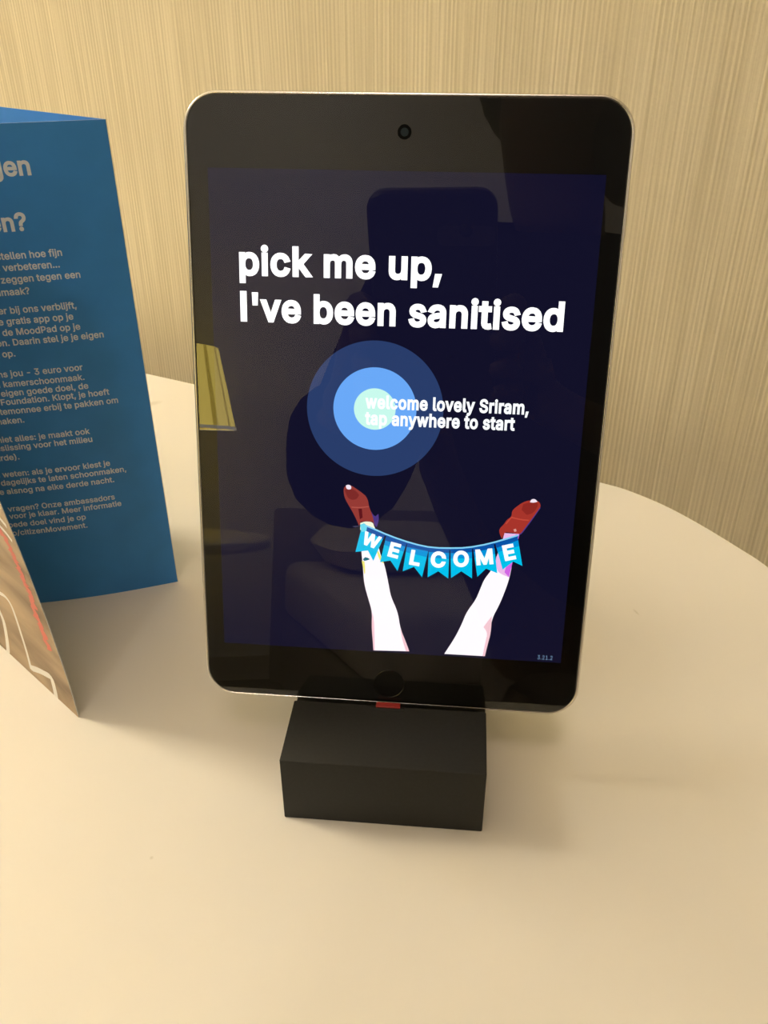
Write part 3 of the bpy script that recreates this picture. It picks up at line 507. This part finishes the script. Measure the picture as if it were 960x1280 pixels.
TXT = [('gen',29.0,191.0,4.8,26),('en?',34.8-.6,171.4,4.8,26),
 ('stellen hoe fijn',23.8,161.0,2.0,26),('te verbeteren...',25.5,156.6,2.0,26),('ee zeggen tegen een',18.6,152.0,2.0,26),('nmaak?',38.4,147.2,2.0,26),
 ('er bij ons verblijft,',22.2,140.0,2.0,26),('e gratis app op je',24.2,135.6,2.0,26),('of de MoodPad op je',22.3,131.2,2.0,26),('on. Daarin stel je je eigen',13.9,127.0,2.0,26),('k op.',49.0,122.4,2.0,26),
 ('ons jou - 3 euro voor',24.4,113.9,2.0,26),('n kamerschoonmaak.',24.5,109.6,2.0,26),('je eigen goede doel, de',23.6,105.6,2.0,26),('n Foundation. Klopt, je hoeft',15.7,101.8,2.0,26),('temonnee erbij te pakken om',12.8,97.6,2.0,26),('maken.',51.6,93.3,2.0,26),
 ('niet alles: je maakt ook',26.5,84.9,2.0,26),('eslissing voor het milieu',26.2,81.0,2.0,26),('arde).',57.1,76.4,2.0,26),
 ('e weten: als je ervoor kiest je',20.8,68.4,2.0,26),('r dagelijks te laten schoonmaken,',14.5,64.4,2.0,26),('e alsnog na elke derde nacht.',20.4,60.0,2.0,26),
 ('vragen? Onze ambassadors',21.5,51.2,2.0,26),('voor je klaar. Meer informatie',19.2,47.4,2.0,26),('goede doel vind je op',35.5,43.0,2.0,26),('info/citizenMovement.',35.6,38.6,2.0,26)]
for t_ in TXT: ltext(*t_)
def stroke(P, w, m, kname='script_stroke', label=None, jit=0, close=False):
    """painted ribbon on the front leaf; P = (s, z) points"""
    Q = []
    for i in range(len(P)-1):
        for k in range(5):
            t = k/5
            p0 = P[max(0,i-1)]; p1 = P[i]; p2 = P[i+1]; p3 = P[min(len(P)-1,i+2)]
            Q.append([.5*((2*p1[c])+(p2[c]-p0[c])*t+(2*p0[c]-5*p1[c]+4*p2[c]-p3[c])*t*t+(3*p1[c]-p0[c]-3*p2[c]+p3[c])*t**3) for c in (0,1)])
    Q.append(list(P[-1])); v = []; f = []
    for i, (s, z) in enumerate(Q):
        a = Q[max(0,i-1)]; b = Q[min(len(Q)-1,i+1)]; d = Vector(((b[0]-a[0])*W1, b[1]-a[1])).normalized()
        ww = w*(1+jit*math.sin(i*2.3)+jit*.6*math.sin(i*5.1))
        off = jit*w*.5*math.sin(i*1.7)
        for q in (-.5, .5):
            ss = min(.998, s - d.y*(q*ww+off)/W1); zz = max(.0002, z + d.x*(q*ww+off))
            v.append(leafpt(2, ss, zz) + leafn(2, ss, zz)*.00008)
        if i: f.append((2*i-2, 2*i-1, 2*i+1, 2*i))
    return ob(kname, v, f, m, l2, label=label)
for k_, w_ in (('w1',.0020),('w2',.0028),('w3',.0032),('w4',.0022),('w5',.0020)):
    stroke(LF[k_], w_, m_inkw, label='white script stroke')
stroke(LF['red'], .0042, m_red2, label='red scribbled line', jit=.35)

# ---------------------------------------------------------------- lamps
def on_wall(u, v, z): return room(u, v, z)
wl = empty('floor_lamp', 'tall floor lamp with a cream drum shade left of the white table', 'lamp', room(-.92, .56, 0), (0,0,rz))
m_sh = mat('lit_lamp_shade', (.8,.7,.5), .8, emit=WARM, estr=SCONCE)
lathe('lamp_shade', [(.150,TZ+.92),(.160,TZ+.62+.30),(.160,TZ+1.23),(.150,TZ+1.23)], m_sh, wl, 40, caps=False)
lathe('pole', [(.011,.025),(.011,TZ+1.2)], m_steel, wl, 20)
lathe('base', [(.13,0),(.13,.015),(.12,.022),(.015,.03)], m_steel, wl, 40)
cl = empty('ceiling_fill_lamp', 'unseen round flat ceiling lamp added as fill for the room', 'lamp', room(.55,1.0,HC))  # unseen lamp, added as overall fill light
lathe('lamp_shade', [(.20,-.06),(.22,-.05),(.22,-.01)], mat('ceiling_fill_diffuser', (.8,.8,.8), emit=WARM2, estr=CEILING_FILL), cl, 48)
lathe('rim', [(.225,-.012),(.225,0)], m_steel, cl, 48)
c2 = empty('ceiling_fill_lamp', 'unseen small ceiling spot added to brighten the far wall behind the photographer', 'lamp', room(.75,2.55,HC))  # added spot that brightens the far wall mirrored in the tablet
lathe('lamp_shade', [(.10,-.05),(.11,-.045),(.11,-.01)], mat('fill_spot_diffuser', (.8,.8,.8), emit=(1,.93,.84), estr=58), c2, 40)
lathe('rim', [(.115,-.012),(.115,0)], m_steel, c2, 40)
# side table with lamp, seen mirrored in the tablet
st = empty('side_table', 'small round white side table carrying a pleated lamp', 'table', (-1.03,-2.02,0))
ZT = TZ-.150
lathe('table_top', [(.275,ZT-.03),(.28,ZT-.027),(.28,ZT-.003),(.277,ZT)], m_table, st, 64); lathe('leg', [(.025,.02),(.025,ZT-.03)], m_steel, st, 24); lathe('base', [(.16,0),(.16,.01),(.03,.02)], m_steel, st, 40)
tl = empty('table_lamp', 'yellow pleated table lamp standing on the round side table', 'lamp', (-1.07,-2.06,ZT))
m_pl = mat('pleated_shade', (.75,.62,.2), .8, emit=(1.0,.76,.16), estr=SHADE)
ls_ = lathe('lamp_shade', [(.125,.585),(.185,.335)], m_pl, tl, 96, wob=lambda a: .025*math.sin(a*16), caps=False)
ls_.data.materials.append(mat('pleat_fold', (.6,.5,.15), .8, emit=(1.0,.72,.10), estr=SHADE*.55))   # the doubled cloth of each pleat passes less light
for p in ls_.data.polygons: p.material_index = 1 if p.index % 6 in (0, 1) else 0
lathe('shade_rim', [(.186,.332),(.190,.332),(.190,.342),(.186,.342)], mat('shade_rim', (.8,.78,.7), .6, emit=WARM, estr=2.5), tl, 96, caps=False)
lathe('base', [(.07,0),(.07,.012),(.016,.03),(.014,.40)], m_steel, tl, 32)
hd = empty('bed', 'low bed with pale bedding and headboard behind the photographer', 'bed', room(1.29, V1-.06, 0), (0,0,rz+PI))
m_hb = noise_into(mat('grey_fabric',(.30,.27,.25),.9,.1), 300, .1); m_bed = noise_into(mat('white_bedding',(.55,.52,.52),.9,.1), 30, .06, .3)
bevel(box('headboard', (-.55,-.02,0), (.45,.045,.66), m_hb, hd), .02, 3)
bevel(box('bed_base', (-.52,-1.15,0), (.42,-.03,.26), m_hb, hd), .01, 2)
bevel(box('mattress', (-.52,-1.14,.26), (.42,-.03,.47), m_bed, hd), .05, 4)
def pillow(name, cx, cy, cz, w, d, h):
    v = []; f = []; n = 14
    for s in (1, -1):
        for j in range(n+1):
            for i in range(n+1):
                a = 2*i/n-1; b = 2*j/n-1; k = max(0, (1-a**4)*(1-b**4))**.45
                v.append((cx+a*w/2*(1-.06*b*b), cy+b*d/2*(1-.06*a*a), cz+s*h/2*k))
    g = lambda s, i, j: s*(n+1)**2+j*(n+1)+i
    for s in (0, 1):
        for j in range(n):
            for i in range(n): f.append((g(s,i,j), g(s,i+1,j), g(s,i+1,j+1), g(s,i,j+1)))
    o = ob(name, v, f, m_bed, None, True); return o
pi_ = pillow('pillow', 0, 0, 0, .62, .42, .17); pi_.location = room(1.24, V1-.36, .5535); pi_.rotation_euler = (.0,0,rz)
pi_['label'] = 'plump white pillow on the low bed'; pi_['category'] = 'pillow'

# ---------------------------------------------------------------- photographer and phone (seen only mirrored)
CR = Matrix.Rotation(PI/2 - 0.556347, 3, 'X')
# phone frame: local x right, y up the phone, z towards the photographer; lens sits at the camera
ph = empty('smartphone', 'dark smartphone held up by the photographer', 'phone', cam.location + CR @ Vector((0,0,.005)), CR.to_euler())
m_ph = mat('phone_back', (.006,.006,.012), .35); m_bump = mat('phone_camera_bar', (.10,.085,.085), .4); m_scr = mat('phone_screen', (.01,.01,.01), .2)
def zslab(name, w, h, r, rings, m, parent, cx, cy):
    v = []; f = []
    for ins, z in rings:
        P = rrect(w-2*ins, h-2*ins, max(r-ins,.0004), 8, cx, cy); K = len(P); v += [(x, y, z) for x, y in P]
    for j in range(len(rings)-1):
        for i in range(K): f.append((j*K+i, j*K+(i+1)%K, (j+1)*K+(i+1)%K, (j+1)*K+i))
    f += [tuple(range(K)), tuple(range((len(rings)-1)*K, len(rings)*K))]
    return ob(name, v, f, m, parent)
zslab('case', .081, .160, .012, [(.002,.0008),(0,.003),(0,.008),(.002,.0098)], m_ph, ph, -.0215, -.056)
zslab('camera_bar', .036, .0125, .005, [(0,.0008),(.0003,.0003)], m_bump, ph, .000, -.0035)
v = lathe('camera_lens', [(.0042,.0003),(.0042,-.0001)], m_scr, ph, 28)
zslab('phone_screen', .070, .145, .006, [(0,.0098),(0,.0101)], m_scr, ph, -.0215, -.056)
m_knit = noise_into(mat('navy_sweater', (.012,.012,.022), .95, .1), 300, .3, .3); m_skin = noise_into(mat('skin', (.10,.055,.036), .55, .4), 80, .06)
m_trou = noise_into(mat('taupe_trousers', (.24,.21,.19), .9, .1), 300, .15); m_hair = noise_into(mat('black_hair', (.008,.006,.005), .6), 500, .4, .4, (1,1,.1)); m_shoe_ = mat('shoe_leather', (.03,.02,.015), .4)
pe = empty('person', 'seated person in a dark sweater holding a smartphone, mirrored in the tablet', 'person', (.05,-.50,0))
def rel(x, y, z): return (x-.05, y+.50, z)
# body: hips, torso, neck, head, legs in one surface
bv = [rel(.16,-.52,.55), rel(.16,-.51,.68), rel(.035,-.48,.885), rel(.07,-.46,1.00), rel(.07,-.44,1.10), rel(.05,-.42,1.17), rel(.055,-.40,1.25), rel(.055,-.395,1.31),
      rel(-.10,-.46,1.055), rel(-.145,-.35,.83), rel(-.105,-.12,.90), rel(.20,-.46,1.055), rel(.29,-.33,.86), rel(.12,-.10,.88),
      rel(.08,-.48,.52), rel(.06,-.10,.53), rel(.06,-.12,.30), rel(.06,-.14,.09), rel(.06,-.03,.05),
      rel(.24,-.48,.52), rel(.30,-.10,.53), rel(.30,-.12,.30), rel(.30,-.14,.09), rel(.30,-.03,.05)]
be = [(0,1),(1,2),(2,3),(3,4),(4,5),(5,6),(6,7),(3,8),(8,9),(9,10),(3,11),(11,12),(12,13),(0,14),(14,15),(15,16),(16,17),(17,18),(0,19),(19,20),(20,21),(21,22),(22,23)]
brd = [(.15,.11),(.15,.11),(.16,.11),(.14,.09),.055,.052,(.075,.092),(.068,.085),.058,.046,.028,.058,.046,.028,.085,.06,.055,.038,.035,.085,.06,.055,.038,.035]
body_p = skin('body', bv, be, brd, m_skin, pe)
# clothes follow the same skeleton, slightly larger
skin('sweater', [rel(.17,-.51,.70)]+[bv[i] for i in (2,3,8,9,10,11,12,13)]+[bv[4]], [(0,1),(1,2),(2,3),(3,4),(4,5),(2,6),(6,7),(7,8),(2,9)], [(.165,.125),(.200,.122),(.150,.10),.078,.066,.040,.070,.056,.036,.062], m_knit, pe)
skin('trousers', [bv[i] for i in (1,0,14,15,16,17,19,20,21,22)], [(0,1),(1,2),(2,3),(3,4),(4,5),(1,6),(6,7),(7,8),(8,9)], [(.155,.12),(.165,.12),.10,.074,.068,.055,.10,.074,.068,.055], m_trou, pe)
skin('hair', [rel(.055,-.425,1.27), rel(.055,-.42,1.33), rel(.055,-.39,1.375), rel(.125,-.395,1.22), rel(.145,-.38,1.13), rel(-.005,-.43,1.20)], [(0,1),(1,2),(0,3),(3,4),(0,5)], [(.088,.090),(.086,.09),(.06,.07),(.05,.05),(.035,.04),(.05,.05)], m_hair, pe)
# face: nose, eyes, mouth, ears
skin('nose', [rel(.055,-.318,1.285), rel(.055,-.298,1.255)], [(0,1)], [.009,.014], m_skin, pe, 1)
for sx in (-1,1):
    o_ = lathe('eye', [(.004,-.011),(.011,-.004),(.011,.004),(.004,.011)], mat('eye_white', (.5,.5,.5), .3), pe, 12); o_.location = rel(.055+sx*.03,-.318,1.285)
    skin('ear', [rel(.055+sx*.078,-.40,1.285), rel(.055+sx*.082,-.405,1.255)], [(0,1)], [.015,.011], m_skin, pe, 1)
skin('mouth', [rel(.033,-.318,1.222), rel(.055,-.308,1.220), rel(.077,-.318,1.222)], [(0,1),(1,2)], [.004,.007,.004], mat('lips', (.25,.09,.07), .5), pe, 1)
for sx in (-1, 1):
    skin('shoe', [rel(.18+sx*.12,-.17,.05), rel(.18+sx*.12,-.08,.045), rel(.18+sx*.12,.03,.035)], [(0,1),(1,2)], [(.046,.045),(.044,.040),(.040,.030)], m_shoe_, pe)
# hands: palm + five fingers, built in the phone frame then carried to the person frame
PM = Matrix.Translation(cam.location + CR @ Vector((0,0,.005))) @ CR.to_4x4()
def ph2(x, y, z): p = PM @ Vector((x, y, z)); return (p.x-.05, p.y+.50, p.z)
def hand(sx, cx, wr):
    """sx -1: the hand at the phone's left edge, +1 at its right"""
    e = cx
    P = [wr, ph2(e+sx*.006,-.118,.030), ph2(e+sx*.004,-.085,.026)]
    E = [(0,1),(1,2)]; R_ = [(.024,.019),(.030,.016),(.034,.015)]
    for k, (yy, ln) in enumerate(((-.052,.9),(-.073,1.0),(-.094,.95),(-.113,.78))):
        b = len(P)
        P += [ph2(e+sx*.010, yy-.004, .022), ph2(e+sx*.013, yy, .010), ph2(e+sx*.009, yy+.001, .000), ph2(e-sx*.004*ln, yy+.002, -.0045)]
        E += [(2 if k < 2 else 1, b), (b,b+1),(b+1,b+2),(b+2,b+3)]; R_ += [.0095,.0090,.0082,.0070]
    b = len(P)
    P += [ph2(e-sx*.004,-.100,.026), ph2(e-sx*.014,-.075,.020), ph2(e-sx*.020,-.052,.0165)]
    E += [(1,b),(b,b+1),(b+1,b+2)]; R_ += [.013,.010,.0085]
    return skin('hand', P, E, R_, m_skin, pe)
hand(-1, -.062, bv[10]); hand(1, .019, bv[13])
ch = empty('stool', 'grey upholstered stool under the photographer', 'stool', (.16,-.54,0))
m_ch = noise_into(mat('stool_fabric', (.12,.11,.10), .9), 300, .2)
box('seat', (-.17,-.15,.36), (.17,.15,.425), m_ch, ch, .02)
for sx in (-1,1):
    for sy in (-1,1): box('leg', (sx*.14-.012, sy*.12-.012, 0), (sx*.14+.012, sy*.12+.012, .362), m_steel, ch, .003)
